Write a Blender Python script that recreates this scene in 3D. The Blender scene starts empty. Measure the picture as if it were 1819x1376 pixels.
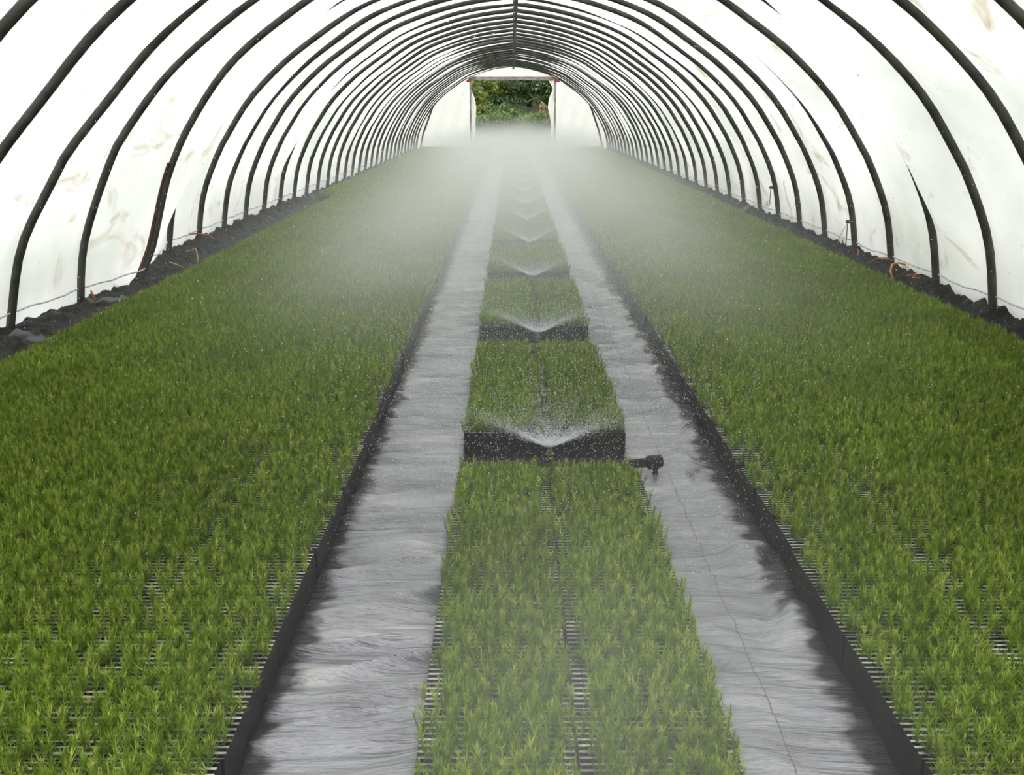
import bpy, math, random
import numpy as np
from mathutils import Vector

# ------------------------------------------------------------------ camera, sky, exposure
sc = bpy.context.scene
C = sc.collection
PI = math.pi
IMG_W, IMG_H, F_PX = 1819.0, 1376.0, 1870.0
PITCH = math.atan((IMG_H / 2 - 190.0) / F_PX)
CAM_Z = 1.424

cam_d = bpy.data.cameras.new('camera')
cam_d.sensor_width = 36.0
cam_d.lens = F_PX / IMG_W * 36.0
cam_d.clip_start, cam_d.clip_end = 0.05, 500
cam = bpy.data.objects.new('camera', cam_d)
cam.location = (0, 0, CAM_Z)
cam.rotation_euler = (PI / 2 - PITCH, 0, 0)
C.objects.link(cam)
sc.camera = cam

world = bpy.data.worlds.new('overcast_sky')
sc.world = world
world.use_nodes = True
wn, wl = world.node_tree.nodes, world.node_tree.links
bg = wn['Background']
bg.inputs['Color'].default_value = (0.985, 0.985, 1.0, 1)
bg.inputs['Strength'].default_value = 1.5
# an overcast dome, brighter overhead and toward the veiled sun ahead on the left
tc = wn.new('ShaderNodeTexCoord'); sx = wn.new('ShaderNodeSeparateXYZ'); mr = wn.new('ShaderNodeMapRange')
mr.inputs['From Min'].default_value = 0.0; mr.inputs['From Max'].default_value = 1.0
mr.inputs['To Min'].default_value = 0.30; mr.inputs['To Max'].default_value = 2.9
dp = wn.new('ShaderNodeVectorMath'); dp.operation = 'DOT_PRODUCT'; dp.inputs[1].default_value = (-0.30, 0.42, 0.0)
ad = wn.new('ShaderNodeMath'); ad.operation = 'ADD'
wl.new(tc.outputs['Generated'], sx.inputs[0]); wl.new(sx.outputs['Z'], mr.inputs['Value'])
wl.new(tc.outputs['Generated'], dp.inputs[0]); wl.new(mr.outputs[0], ad.inputs[0]); wl.new(dp.outputs['Value'], ad.inputs[1])
mxs = wn.new('ShaderNodeMath'); mxs.operation = 'MAXIMUM'; mxs.inputs[1].default_value = 0.15
wl.new(ad.outputs[0], mxs.inputs[0]); wl.new(mxs.outputs[0], bg.inputs['Strength'])

vs = sc.view_settings
vs.view_transform = 'Standard'; vs.look = 'None'; vs.gamma = 1.0; vs.use_curve_mapping = False
vs.exposure = 0.40
cy = sc.cycles
cy.use_denoising = True
cy.max_bounces = 10; cy.diffuse_bounces = 4; cy.glossy_bounces = 3; cy.transmission_bounces = 6
cy.volume_bounces = 4; cy.transparent_max_bounces = 8
cy.volume_step_rate = 1.0; cy.volume_max_steps = 256
cy.caustics_reflective = False; cy.caustics_refractive = False
cy.sample_clamp_indirect = 6.0

# ------------------------------------------------------------------ helpers
def link(o, parent=None):
    C.objects.link(o)
    if parent is not None: o.parent = parent
    return o

def tag(o, label=None, cat=None, group=None, kind=None):
    if label: o['label'] = label
    if cat: o['category'] = cat
    if group: o['group'] = group
    if kind: o['kind'] = kind
    return o

def mesh_np(name, verts, faces, mats, mat_idx=None, smooth=False, tint=None):
    """verts (N,3); faces: list of arrays (M,3) / (M,4) sharing those verts"""
    verts = np.asarray(verts, dtype=np.float32)
    if not isinstance(faces, list): faces = [faces]
    faces = [np.asarray(f, dtype=np.int32) for f in faces if len(f)]
    me = bpy.data.meshes.new(name)
    nl = sum(f.size for f in faces); nf = sum(len(f) for f in faces)
    me.vertices.add(len(verts)); me.vertices.foreach_set('co', verts.ravel())
    me.loops.add(nl); me.polygons.add(nf)
    me.loops.foreach_set('vertex_index', np.concatenate([f.ravel() for f in faces]))
    starts, pos = [], 0
    for f in faces:
        k = f.shape[1]
        starts.append(np.arange(len(f), dtype=np.int32) * k + pos); pos += f.size
    me.polygons.foreach_set('loop_start', np.concatenate(starts))
    if mat_idx is not None: me.polygons.foreach_set('material_index', np.asarray(mat_idx, dtype=np.int32))
    if smooth: me.polygons.foreach_set('use_smooth', np.ones(nf, dtype=bool))
    if tint is not None:
        a = me.attributes.new('tint', 'FLOAT', 'POINT'); a.data.foreach_set('value', np.asarray(tint, dtype=np.float32))
    for m in (mats if isinstance(mats, (list, tuple)) else [mats]): me.materials.append(m)
    me.update(); me.validate()
    return me

def obj(name, me, parent=None):
    return link(bpy.data.objects.new(name, me), parent)

class MB:
    """collects simple solids into one mesh"""
    def __init__(s): s.v, s.f, s.m = [], [], []
    def add(s, v, f, mi=0):
        b = len(s.v); s.v += [tuple(p) for p in v]; s.f += [tuple(i + b for i in q) for q in f]; s.m += [mi] * len(f)
    def box(s, x0, x1, y0, y1, z0, z1, mi=0):
        v = [(x, y, z) for z in (z0, z1) for y in (y0, y1) for x in (x0, x1)]
        s.add(v, [(0, 2, 3, 1), (4, 5, 7, 6), (0, 1, 5, 4), (2, 6, 7, 3), (0, 4, 6, 2), (1, 3, 7, 5)], mi)
    def tube(s, pts, r, n=10, mi=0, cap=True):
        pts = [Vector(p) for p in pts]; k = len(pts)
        rs = r if isinstance(r, (list, tuple)) else [r] * k
        v, f = [], []
        up = None
        for i, p in enumerate(pts):
            t = (pts[min(i + 1, k - 1)] - pts[max(i - 1, 0)]).normalized()
            if up is None:
                up = Vector((0, 0, 1)) if abs(t.z) < 0.9 else Vector((0, 1, 0))
            a = t.cross(up).normalized(); b = a.cross(t).normalized(); up = b
            for j in range(n):
                w = 2 * PI * j / n
                v.append(p + (a * math.cos(w) + b * math.sin(w)) * rs[i])
        for i in range(k - 1):
            for j in range(n):
                j2 = (j + 1) % n
                f.append((i * n + j, i * n + j2, (i + 1) * n + j2, (i + 1) * n + j))
        if cap:
            f.append(tuple(range(n - 1, -1, -1))); f.append(tuple((k - 1) * n + j for j in range(n)))
        s.add(v, f, mi)
    def build(s, name, mats, parent=None, smooth=False):
        me = bpy.data.meshes.new(name); me.from_pydata(s.v, [], s.f)
        for m in (mats if isinstance(mats, (list, tuple)) else [mats]): me.materials.append(m)
        me.polygons.foreach_set('material_index', s.m)
        if smooth: me.polygons.foreach_set('use_smooth', [True] * len(s.f))
        me.update()
        return obj(name, me, parent)

def noise2(x, y, seed=0, octaves=4, freq=1.0):
    """cheap smooth value noise on numpy arrays"""
    out = np.zeros_like(x, dtype=float); amp, tot = 1.0, 0.0
    for o in range(octaves):
        fx, fy = x * freq, y * freq
        ix, iy = np.floor(fx).astype(np.int64), np.floor(fy).astype(np.int64)
        u, v = fx - ix, fy - iy
        u, v = u * u * (3 - 2 * u), v * v * (3 - 2 * v)
        def h(a, b):
            n = (a * 374761393 + b * 668265263 + (seed + o * 17) * 974711) & 0x7fffffff
            n = ((n ^ (n >> 13)) * 1274126177) & 0x7fffffff
            return (n ^ (n >> 16)) / float(0x7fffffff)
        out += amp * ((h(ix, iy) * (1 - u) + h(ix + 1, iy) * u) * (1 - v) + (h(ix, iy + 1) * (1 - u) + h(ix + 1, iy + 1) * u) * v)
        tot += amp; amp *= 0.5; freq *= 2.03
    return out / tot * 2 - 1

def grid_faces(nu, nv):
    i = np.arange(nu - 1)[:, None] * nv + np.arange(nv - 1)[None, :]
    return np.stack([i, i + 1, i + nv + 1, i + nv], -1).reshape(-1, 4)

# ------------------------------------------------------------------ materials
def new_mat(name):
    m = bpy.data.materials.new(name); m.use_nodes = True
    nt = m.node_tree
    return m, nt.nodes, nt.links, nt.nodes['Principled BSDF']

def noisy(name, c1, c2, scale=8.0, rough=0.6, bump=0.0, spec=0.5, detail=5, metallic=0.0, rough2=None):
    m, n, l, b = new_mat(name)
    t = n.new('ShaderNodeTexCoord'); tx = n.new('ShaderNodeTexNoise'); r = n.new('ShaderNodeValToRGB')
    tx.inputs['Scale'].default_value = scale; tx.inputs['Detail'].default_value = detail
    r.color_ramp.elements[0].color = (*c1, 1); r.color_ramp.elements[1].color = (*c2, 1)
    r.color_ramp.elements[0].position = 0.35; r.color_ramp.elements[1].position = 0.65
    l.new(t.outputs['Object'], tx.inputs['Vector']); l.new(tx.outputs['Fac'], r.inputs['Fac']); l.new(r.outputs['Color'], b.inputs['Base Color'])
    b.inputs['Roughness'].default_value = rough; b.inputs['Specular IOR Level'].default_value = spec
    b.inputs['Metallic'].default_value = metallic
    if rough2 is not None:
        q = n.new('ShaderNodeMapRange'); q.inputs['To Min'].default_value = rough; q.inputs['To Max'].default_value = rough2
        l.new(tx.outputs['Fac'], q.inputs['Value']); l.new(q.outputs[0], b.inputs['Roughness'])
    if bump:
        bp = n.new('ShaderNodeBump'); bp.inputs['Strength'].default_value = bump; bp.inputs['Distance'].default_value = 0.01
        l.new(tx.outputs['Fac'], bp.inputs['Height']); l.new(bp.outputs['Normal'], b.inputs['Normal'])
    return m

M_hoop = noisy('weathered_steel', (0.022, 0.022, 0.019), (0.065, 0.062, 0.05), 9, 0.55)
M_black = noisy('wet_black_plastic', (0.005, 0.005, 0.005), (0.014, 0.014, 0.013), 30, 0.5, 0.1, 0.12)
M_rim = noisy('pale_tray_rim', (0.02, 0.02, 0.018), (0.58, 0.56, 0.50), 13, 0.4)
M_soil = noisy('wet_dark_soil', (0.008, 0.008, 0.008), (0.04, 0.038, 0.036), 22, 0.35, 0.8, rough2=0.8)
M_plug = noisy('peat_plug', (0.006, 0.005, 0.004), (0.02, 0.016, 0.012), 60, 0.8)
M_wood = noisy('grey_wood', (0.26, 0.22, 0.2), (0.46, 0.40, 0.37), 6, 0.8)
M_stake = noisy('brown_riser', (0.06, 0.045, 0.025), (0.16, 0.12, 0.07), 40, 0.6)
M_red = noisy('red_paint', (0.30, 0.03, 0.03), (0.5, 0.07, 0.08), 12, 0.6)
M_rust = noisy('rusty_rod', (0.11, 0.03, 0.02), (0.22, 0.07, 0.04), 20, 0.7)
M_twine = noisy('orange_twine', (0.45, 0.2, 0.04), (0.7, 0.38, 0.1), 60, 0.8)
M_redtwine = noisy('red_twine', (0.35, 0.08, 0.04), (0.5, 0.16, 0.08), 60, 0.8)
M_steel = noisy('dull_hook_steel', (0.04, 0.04, 0.04), (0.1, 0.1, 0.095), 40, 0.4)
M_terrain = noisy('hillside_grass', (0.05, 0.08, 0.02), (0.16, 0.16, 0.06), 0.9, 0.9)
M_ground = noisy('outside_ground', (0.10, 0.12, 0.05), (0.2, 0.2, 0.1), 0.6, 0.9)
M_bark = noisy('bark', (0.06, 0.04, 0.03), (0.13, 0.09, 0.06), 8, 0.9)

def film_mat(name, trans=(0.80, 0.815, 0.79), stains=True):
    m, n, l, b = new_mat(name)
    out = n['Material Output']; n.remove(b)
    tr = n.new('ShaderNodeBsdfTranslucent'); df = n.new('ShaderNodeBsdfDiffuse'); gl = n.new('ShaderNodeBsdfGlossy')
    gl.inputs['Roughness'].default_value = 0.35
    m1 = n.new('ShaderNodeMixShader'); m1.inputs[0].default_value = 0.2
    m2 = n.new('ShaderNodeMixShader'); m2.inputs[0].default_value = 0.04
    l.new(tr.outputs[0], m1.inputs[1]); l.new(df.outputs[0], m1.inputs[2])
    l.new(m1.outputs[0], m2.inputs[1]); l.new(gl.outputs[0], m2.inputs[2])
    l.new(m2.outputs[0], out.inputs['Surface'])
    t = n.new('ShaderNodeTexCoord')
    # mildew smudges: stretched noise, thresholded, plus faint overall mottling
    mp = n.new('ShaderNodeMapping'); mp.inputs['Scale'].default_value = (1.0, 1.0, 1.6); mp.inputs['Rotation'].default_value = (0.5, 0.3, 0)
    nz = n.new('ShaderNodeTexNoise'); nz.inputs['Scale'].default_value = 1.35; nz.inputs['Detail'].default_value = 9; nz.inputs['Roughness'].default_value = 0.62; nz.inputs['Distortion'].default_value = 1.2
    rp = n.new('ShaderNodeValToRGB')
    rp.color_ramp.elements[0].position = 0.585; rp.color_ramp.elements[0].color = (0, 0, 0, 1)
    rp.color_ramp.elements[1].position = 0.72; rp.color_ramp.elements[1].color = (1, 1, 1, 1)
    n2 = n.new('ShaderNodeTexNoise'); n2.inputs['Scale'].default_value = 0.9; n2.inputs['Detail'].default_value = 5
    cr = n.new('ShaderNodeMix'); cr.data_type = 'RGBA'
    cr.inputs[6].default_value = (*trans, 1); cr.inputs[7].default_value = (trans[0] * 0.70, trans[1] * 0.72, trans[2] * 0.68, 1)
    st = n.new('ShaderNodeMix'); st.data_type = 'RGBA'; st.inputs[7].default_value = (0.40, 0.34, 0.22, 1)
    l.new(t.outputs['Object'], mp.inputs[0]); l.new(mp.outputs[0], nz.inputs['Vector']); l.new(t.outputs['Object'], n2.inputs['Vector'])
    l.new(nz.outputs['Fac'], rp.inputs['Fac']); r2 = n.new('ShaderNodeMapRange'); r2.inputs['From Min'].default_value = 0.36; r2.inputs['From Max'].default_value = 0.66
    l.new(n2.outputs['Fac'], r2.inputs['Value']); l.new(r2.outputs[0], cr.inputs[0])
    l.new(cr.outputs[2], st.inputs[6])
    if stains: l.new(rp.outputs['Color'], st.inputs[0])
    else:
        st.inputs[0].default_value = 0
        r2.inputs['To Max'].default_value = 0.15
    l.new(st.outputs[2], tr.inputs['Color'])
    df.inputs['Color'].default_value = (0.82, 0.84, 0.80, 1)
    return m
M_hem = noisy('hem_plastic', (0.55, 0.53, 0.48), (0.75, 0.74, 0.7), 12, 0.5)
M_film = film_mat('milky_polythene')
M_film_end = film_mat('clear_end_polythene', (0.97, 0.97, 0.97), False)

def needle_mat():
    m, n, l, b = new_mat('seedling_needles')
    out = n['Material Output']
    at = n.new('ShaderNodeAttribute'); at.attribute_name = 'tint'
    r = n.new('ShaderNodeValToRGB')
    e = r.color_ramp.elements
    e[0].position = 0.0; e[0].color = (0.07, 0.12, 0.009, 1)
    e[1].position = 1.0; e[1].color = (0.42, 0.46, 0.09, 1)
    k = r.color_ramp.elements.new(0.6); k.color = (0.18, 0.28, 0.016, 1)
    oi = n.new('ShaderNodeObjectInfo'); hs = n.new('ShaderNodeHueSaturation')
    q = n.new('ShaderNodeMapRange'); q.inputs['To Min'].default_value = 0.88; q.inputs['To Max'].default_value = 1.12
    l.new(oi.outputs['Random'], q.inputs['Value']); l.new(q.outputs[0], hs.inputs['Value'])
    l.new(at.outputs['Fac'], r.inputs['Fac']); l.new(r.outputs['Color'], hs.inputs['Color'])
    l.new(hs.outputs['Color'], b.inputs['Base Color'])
    b.inputs['Roughness'].default_value = 0.35; b.inputs['Specular IOR Level'].default_value = 0.25
    tr = n.new('ShaderNodeBsdfTranslucent'); l.new(hs.outputs['Color'], tr.inputs['Color'])
    mx = n.new('ShaderNodeMixShader'); mx.inputs[0].default_value = 0.3
    l.new(b.outputs[0], mx.inputs[1]); l.new(tr.outputs[0], mx.inputs[2]); l.new(mx.outputs[0], out.inputs['Surface'])
    return m
M_needle = needle_mat()

def leaf_mat(name, c1, c2, scale=1.2):
    m = noisy(name, c1, c2, scale, 0.6)
    n, l = m.node_tree.nodes, m.node_tree.links
    b = n['Principled BSDF']; out = n['Material Output']
    tr = n.new('ShaderNodeBsdfTranslucent'); mx = n.new('ShaderNodeMixShader'); mx.inputs[0].default_value = 0.3
    l.new(b.inputs['Base Color'].links[0].from_socket, tr.inputs['Color'])
    l.new(b.outputs[0], mx.inputs[1]); l.new(tr.outputs[0], mx.inputs[2]); l.new(mx.outputs[0], out.inputs['Surface'])
    return m
M_leaf_olive = leaf_mat('olive_leaves', (0.10, 0.17, 0.03), (0.30, 0.36, 0.07))
M_leaf_green = leaf_mat('green_leaves', (0.07, 0.15, 0.03), (0.2, 0.3, 0.06))
M_leaf_dark = leaf_mat('dark_needles', (0.022, 0.05, 0.016), (0.07, 0.12, 0.03))
M_leaf_dry = leaf_mat('dry_leaves', (0.24, 0.19, 0.08), (0.42, 0.34, 0.13))

def cloth_mat():
    m, n, l, b = new_mat('wet_ground_cloth')
    t = n.new('ShaderNodeTexCoord')
    mp = n.new('ShaderNodeMapping'); mp.inputs['Scale'].default_value = (1.0, 2.2, 1)
    nz = n.new('ShaderNodeTexNoise'); nz.inputs['Scale'].default_value = 2.3; nz.inputs['Detail'].default_value = 7; nz.inputs['Roughness'].default_value = 0.6
    r = n.new('ShaderNodeValToRGB')
    e = r.color_ramp.elements
    e[0].position = 0.38; e[0].color = (0.10, 0.10, 0.112, 1)
    e[1].position = 0.58; e[1].color = (0.19, 0.19, 0.208, 1)
    k = e.new(0.70); k.color = (0.36, 0.345, 0.32, 1)        # washed-in pale silt
    l.new(t.outputs['Object'], mp.inputs[0]); l.new(mp.outputs[0], nz.inputs['Vector']); l.new(nz.outputs['Fac'], r.inputs['Fac'])
    # dark marker thread sewn along the cloth in the right aisle
    s = n.new('ShaderNodeSeparateXYZ'); l.new(t.outputs['Object'], s.inputs[0])
    d = n.new('ShaderNodeMath'); d.operation = 'SUBTRACT'; d.inputs[1].default_value = 0.625
    a = n.new('ShaderNodeMath'); a.operation = 'ABSOLUTE'
    c = n.new('ShaderNodeMath'); c.operation = 'LESS_THAN'; c.inputs[1].default_value = 0.0022
    l.new(s.outputs['X'], d.inputs[0]); l.new(d.outputs[0], a.inputs[0]); l.new(a.outputs[0], c.inputs[0])
    mx = n.new('ShaderNodeMix'); mx.data_type = 'RGBA'; mx.inputs[7].default_value = (0.03, 0.03, 0.032, 1)
    l.new(c.outputs[0], mx.inputs[0]); l.new(r.outputs['Color'], mx.inputs[6]); l.new(mx.outputs[2], b.inputs['Base Color'])
    fine = n.new('ShaderNodeTexNoise'); fine.inputs['Scale'].default_value = 240; l.new(t.outputs['Object'], fine.inputs['Vector'])
    bp = n.new('ShaderNodeBump'); bp.inputs['Strength'].default_value = 0.35; bp.inputs['Distance'].default_value = 0.002
    l.new(fine.outputs['Fac'], bp.inputs['Height'])
    mp2 = n.new('ShaderNodeMapping'); mp2.inputs['Scale'].default_value = (2.2, 17.0, 1)
    cz = n.new('ShaderNodeTexNoise'); cz.inputs['Scale'].default_value = 1.6; cz.inputs['Detail'].default_value = 5; cz.inputs['Roughness'].default_value = 0.55; cz.inputs['Distortion'].default_value = 0.4
    l.new(t.outputs['Object'], mp2.inputs[0]); l.new(mp2.outputs[0], cz.inputs['Vector'])
    b2 = n.new('ShaderNodeBump'); b2.inputs['Strength'].default_value = 1.0; b2.inputs['Distance'].default_value = 0.04
    l.new(cz.outputs['Fac'], b2.inputs['Height']); l.new(bp.outputs['Normal'], b2.inputs['Normal'])
    l.new(b2.outputs['Normal'], b.inputs['Normal']); l.new(b2.outputs['Normal'], b.inputs['Coat Normal'])
    # cloth colour drops to near black beside the beds, along a ragged edge
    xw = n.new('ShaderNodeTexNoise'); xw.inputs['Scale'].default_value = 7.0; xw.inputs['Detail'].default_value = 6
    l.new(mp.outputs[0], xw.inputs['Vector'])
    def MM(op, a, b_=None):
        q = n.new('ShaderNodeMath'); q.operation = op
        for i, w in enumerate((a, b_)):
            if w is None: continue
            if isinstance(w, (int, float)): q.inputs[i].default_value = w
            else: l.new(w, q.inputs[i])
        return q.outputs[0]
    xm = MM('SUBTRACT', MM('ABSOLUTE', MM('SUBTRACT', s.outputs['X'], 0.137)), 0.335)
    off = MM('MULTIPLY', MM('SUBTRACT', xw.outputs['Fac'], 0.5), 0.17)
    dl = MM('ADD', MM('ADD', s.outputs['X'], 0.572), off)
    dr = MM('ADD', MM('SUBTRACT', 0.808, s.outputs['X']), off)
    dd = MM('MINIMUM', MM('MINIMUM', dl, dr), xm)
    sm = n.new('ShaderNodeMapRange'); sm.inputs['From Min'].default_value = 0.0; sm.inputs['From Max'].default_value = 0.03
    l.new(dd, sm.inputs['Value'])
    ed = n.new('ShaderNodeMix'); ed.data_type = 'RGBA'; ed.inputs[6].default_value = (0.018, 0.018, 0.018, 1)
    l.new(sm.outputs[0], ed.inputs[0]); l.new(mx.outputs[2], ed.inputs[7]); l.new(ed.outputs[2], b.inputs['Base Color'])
    b.inputs['Roughness'].default_value = 0.38; b.inputs['Specular IOR Level'].default_value = 0.9; b.inputs['IOR'].default_value = 1.5
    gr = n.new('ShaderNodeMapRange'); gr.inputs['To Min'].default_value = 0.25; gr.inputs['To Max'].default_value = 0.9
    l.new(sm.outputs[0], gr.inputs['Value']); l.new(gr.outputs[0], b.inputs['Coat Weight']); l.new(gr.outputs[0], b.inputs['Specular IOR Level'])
    b.inputs['Coat Roughness'].default_value = 0.2
    return m
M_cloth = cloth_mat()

def water_mat():
    m, n, l, b = new_mat('water_drops')
    out = n['Material Output']
    b.inputs['Base Color'].default_value = (0.95, 0.97, 1, 1); b.inputs['Roughness'].default_value = 0.15
    tr = n.new('ShaderNodeBsdfTranslucent'); tr.inputs['Color'].default_value = (0.95, 0.97, 1, 1)
    mx = n.new('ShaderNodeMixShader'); mx.inputs[0].default_value = 0.45
    l.new(b.outputs[0], mx.inputs[1]); l.new(tr.outputs[0], mx.inputs[2]); l.new(mx.outputs[0], out.inputs['Surface'])
    return m
M_water = water_mat()

# ------------------------------------------------------------------ the arch
Y_END = 36.0
PITCH_Y = 0.97
HOOP_Y = [6.9 + PITCH_Y * k for k in range(-5, 31)]      # 2.05 ... 36.0
BASE = [(3.21, -0.06), (3.2, 0.11), (3.12, 0.56), (2.96, 0.94), (2.83, 1.16), (2.59, 1.50), (2.25, 1.83), (1.91, 2.08), (1.47, 2.36), (1.0, 2.54), (0.5, 2.665), (0.04, 2.735)]
LEFT_FIX = {
    0: [(3.40, -0.12), (3.36, -0.03), (3.22, 0.52), (2.97, 0.95), (2.83, 1.16), (2.54, 1.48), (2.24, 1.80), (1.91, 2.07), (1.47, 2.36), (1.0, 2.54), (0.5, 2.665), (-0.02, 2.735)],
    1: [(3.29, -0.13), (3.27, -0.04), (3.19, 0.45), (2.93, 1.06), (2.76, 1.31), (2.47, 1.65), (2.15, 1.92), (1.83, 2.15), (1.47, 2.36), (1.0, 2.54), (0.5, 2.665), (-0.02, 2.735)],
    2: [(3.18, -0.10), (3.15, 0.00), (3.02, 0.28), (2.96, 0.47), (2.83, 0.89), (2.61, 1.31), (2.22, 1.80), (1.62, 2.24), (1.35, 2.38), (1.0, 2.53), (0.5, 2.665), (-0.02, 2.735)],
}
for k_ in range(-5, 0): LEFT_FIX[k_] = LEFT_FIX[0]
NS = 33
def resample(pts, n):
    """Catmull-Rom through pts, then n points equally spaced along it"""
    P = np.array([pts[0]] + list(pts) + [pts[-1]], float); o = []
    for i in range(1, len(P) - 2):
        for t in np.linspace(0, 1, 16, endpoint=False):
            a, b, c, d = P[i - 1], P[i], P[i + 1], P[i + 2]
            o.append(0.5 * (2 * b + (c - a) * t + (2 * a - 5 * b + 4 * c - d) * t * t + (3 * b - a - 3 * c + d) * t ** 3))
    o.append(P[-2]); o = np.array(o)
    s = np.r_[0, np.cumsum(np.hypot(*np.diff(o, axis=0).T))]
    q = np.linspace(0, s[-1], n)
    return np.stack([np.interp(q, s, o[:, 0]), np.interp(q, s, o[:, 1])], 1)
def hoop_profile(k):
    r = resample(BASE, NS)
    lp = resample([(x + 0.0, z) for x, z in LEFT_FIX.get(k, [(a if i < 11 else -0.04, b) for i, (a, b) in enumerate(BASE)])], NS)
    lp = lp * np.array([-1, 1])
    return np.vstack([lp, r[::-1][1:]])          # left foot -> ridge -> right foot
PROF = {k: hoop_profile(k) for k in range(-5, 31)}
R_HOOP = 0.0285

def normals2(p):
    d = np.gradient(p, axis=0); d /= np.linalg.norm(d, axis=1)[:, None]
    return np.stack([-d[:, 1], d[:, 0]], 1)      # outward (left foot -> over the top -> right foot)

ORD = ['first', 'second', 'third', 'fourth', 'fifth', 'sixth', 'seventh', 'eighth', 'ninth', 'tenth', 'eleventh', 'twelfth', 'thirteenth', 'fourteenth',
       'fifteenth', 'sixteenth', 'seventeenth', 'eighteenth', 'nineteenth', 'twentieth', 'twenty-first', 'twenty-second', 'twenty-third', 'twenty-fourth',
       'twenty-fifth', 'twenty-sixth', 'twenty-seventh', 'twenty-eighth', 'twenty-ninth', 'thirtieth', 'thirty-first', 'thirty-second', 'thirty-third', 'thirty-fourth', 'thirty-fifth', 'thirty-sixth']

# hoops: from the first one that enters the picture
first_k = -3
for k in range(first_k, 31):
    p = PROF[k]; y = 6.9 + PITCH_Y * k
    b = MB(); b.tube([(x, y, z) for x, z in p], R_HOOP if k < 30 else 0.035, 10)
    o = b.build('tunnel_hoop', M_hoop, smooth=True)
    if k == 2: lab = 'dark steel arch hoop whose left foot bows outward beside the rusty rod'
    elif k == 30: lab = 'farthest dark steel arch hoop, against the white end wall around the doorway'
    elif k == first_k: lab = 'nearest dark steel arch hoop, showing only at the upper corners'
    else: lab = 'dark steel arch hoop of the tunnel, %s from the camera' % ORD[k - first_k]
    tag(o, lab, 'hoop', 'arch hoops of the tunnel')

# polythene skin, drawn over the hoops and slack between them
rng = np.random.default_rng(7)
NB = 14
rows, ys = [], []
SAG_R = {-3: 0.09, -2: 0.10, -1: 0.09, 0: 0.17, 1: 0.08, 2: 0.17, 3: 0.07, 4: 0.05, 6: 0.10}
SAG_L = {-3: 0.09, -2: 0.10, -1: 0.10, 0: 0.09, 1: 0.08, 2: 0.16, 3: 0.07, 4: 0.09, 5: 0.05, 7: 0.11}
npts = 2 * NS - 1
side = np.linspace(-1, 1, npts)
for k in range(-5, 30):
    A, B = PROF[k], PROF[k + 1]
    fall = 1.0 if k < 8 else 0.75
    sr = SAG_R.get(k, rng.uniform(0.055, 0.105) * fall); sl = SAG_L.get(k, rng.uniform(0.055, 0.10) * fall)
    ph = rng.uniform(0, 6.28, 6)
    for j in range(NB):
        t = j / NB
        p = A * (1 - t) + B * t
        nrm = normals2(p)
        h = np.clip((p[:, 1] - 0.05) / 1.0, 0, 1); h = h * h * (3 - 2 * h)
        sag = np.where(side > 0, sr, sl) * (np.sin(PI * t) ** 0.8) * (0.12 + 0.88 * h)
        sag *= 0.85 + 0.25 * np.sin(side * 7 + ph[0]) + 0.1 * np.sin(side * 17 + ph[1])
        sag *= np.clip(np.abs(side) * 3.5, 0.6, 1)
        low = np.exp(-np.clip(p[:, 1], 0, 3) / 0.35)
        fold = low * 0.016 * (np.sin(t * 11 + ph[2] + p[:, 1] * 4) + np.sin(t * 19 + ph[3] - p[:, 1] * 5)) * np.sin(PI * t)
        gath = np.exp(-np.clip(p[:, 1], 0, 3) / 0.30) * 0.03 * np.clip(1 - np.abs(t - 0.28 * np.clip(1 - p[:, 1] / 0.9, 0, 1)) / 0.12, 0, 1)
        off = R_HOOP + 0.004 - sag + fold + gath
        rows.append(np.c_[p[:, 0] + nrm[:, 0] * off, np.full(npts, 6.9 + PITCH_Y * (k + t)), p[:, 1] + nrm[:, 1] * off])
p = PROF[30]; nrm = normals2(p)
rows.append(np.c_[p[:, 0] + nrm[:, 0] * 0.04, np.full(npts, Y_END), p[:, 1] + nrm[:, 1] * 0.04])
film_v = np.vstack(rows)
o = obj('ceiling', mesh_np('ceiling', film_v, grid_faces(len(rows), npts), M_film, smooth=True))
tag(o, 'milky white translucent polythene skin stretched over the arch hoops', 'tunnel cover', kind='structure')
# rolled hem along the foot of the skin
for s_, nm in ((0, 'trim_1'), (npts - 1, 'trim_2')):
    hem = [(r[s_ + (2 if s_ == 0 else -2)][0] * 0.995, r[0][1], r[s_ + (2 if s_ == 0 else -2)][2] - (0.02 if (s_ or r[0][1] > 8.9) else 0.07)) for r in rows[::2]]
    b = MB(); b.tube(hem, 0.006, 6)
    tag(b.build(nm, M_hem, smooth=True), 'rolled white hem along the %s foot of the polythene' % ('left' if s_ == 0 else 'right'), 'hem', kind='structure')

# ridge pipe with couplings and one red tape band
b = MB(); b.tube([(0.045 + 0.012 * math.sin(y * 0.9), y, 2.665) for y in np.arange(2.2, 36.0, 0.485)], 0.017, 8)
rp = b.build('ridge_pipe', M_hoop, smooth=True)
tag(rp, 'dark ridge pipe running along the crown under the hoops', 'pipe')
for k in range(-3, 31, 1):
    y = 6.9 + PITCH_Y * k
    b = MB(); b.box(0.015, 0.075, y - 0.035, y + 0.035, 2.635, 2.70); b.build('clamp', M_steel, rp)
b = MB(); b.tube([(0.04, y, 2.665) for y in (24.6, 24.9, 25.2)], 0.027, 8)
b.build('tape_band', M_red, rp)['label'] = 'red tape band'

# ------------------------------------------------------------------ floor, soil, cloth
b = MB(); b.box(-3.7, 3.7, 0.2, 36.1, -0.3, -0.012)
tag(b.build('floor', M_soil), 'dark soil floor of the tunnel', 'floor', kind='structure')

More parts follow.
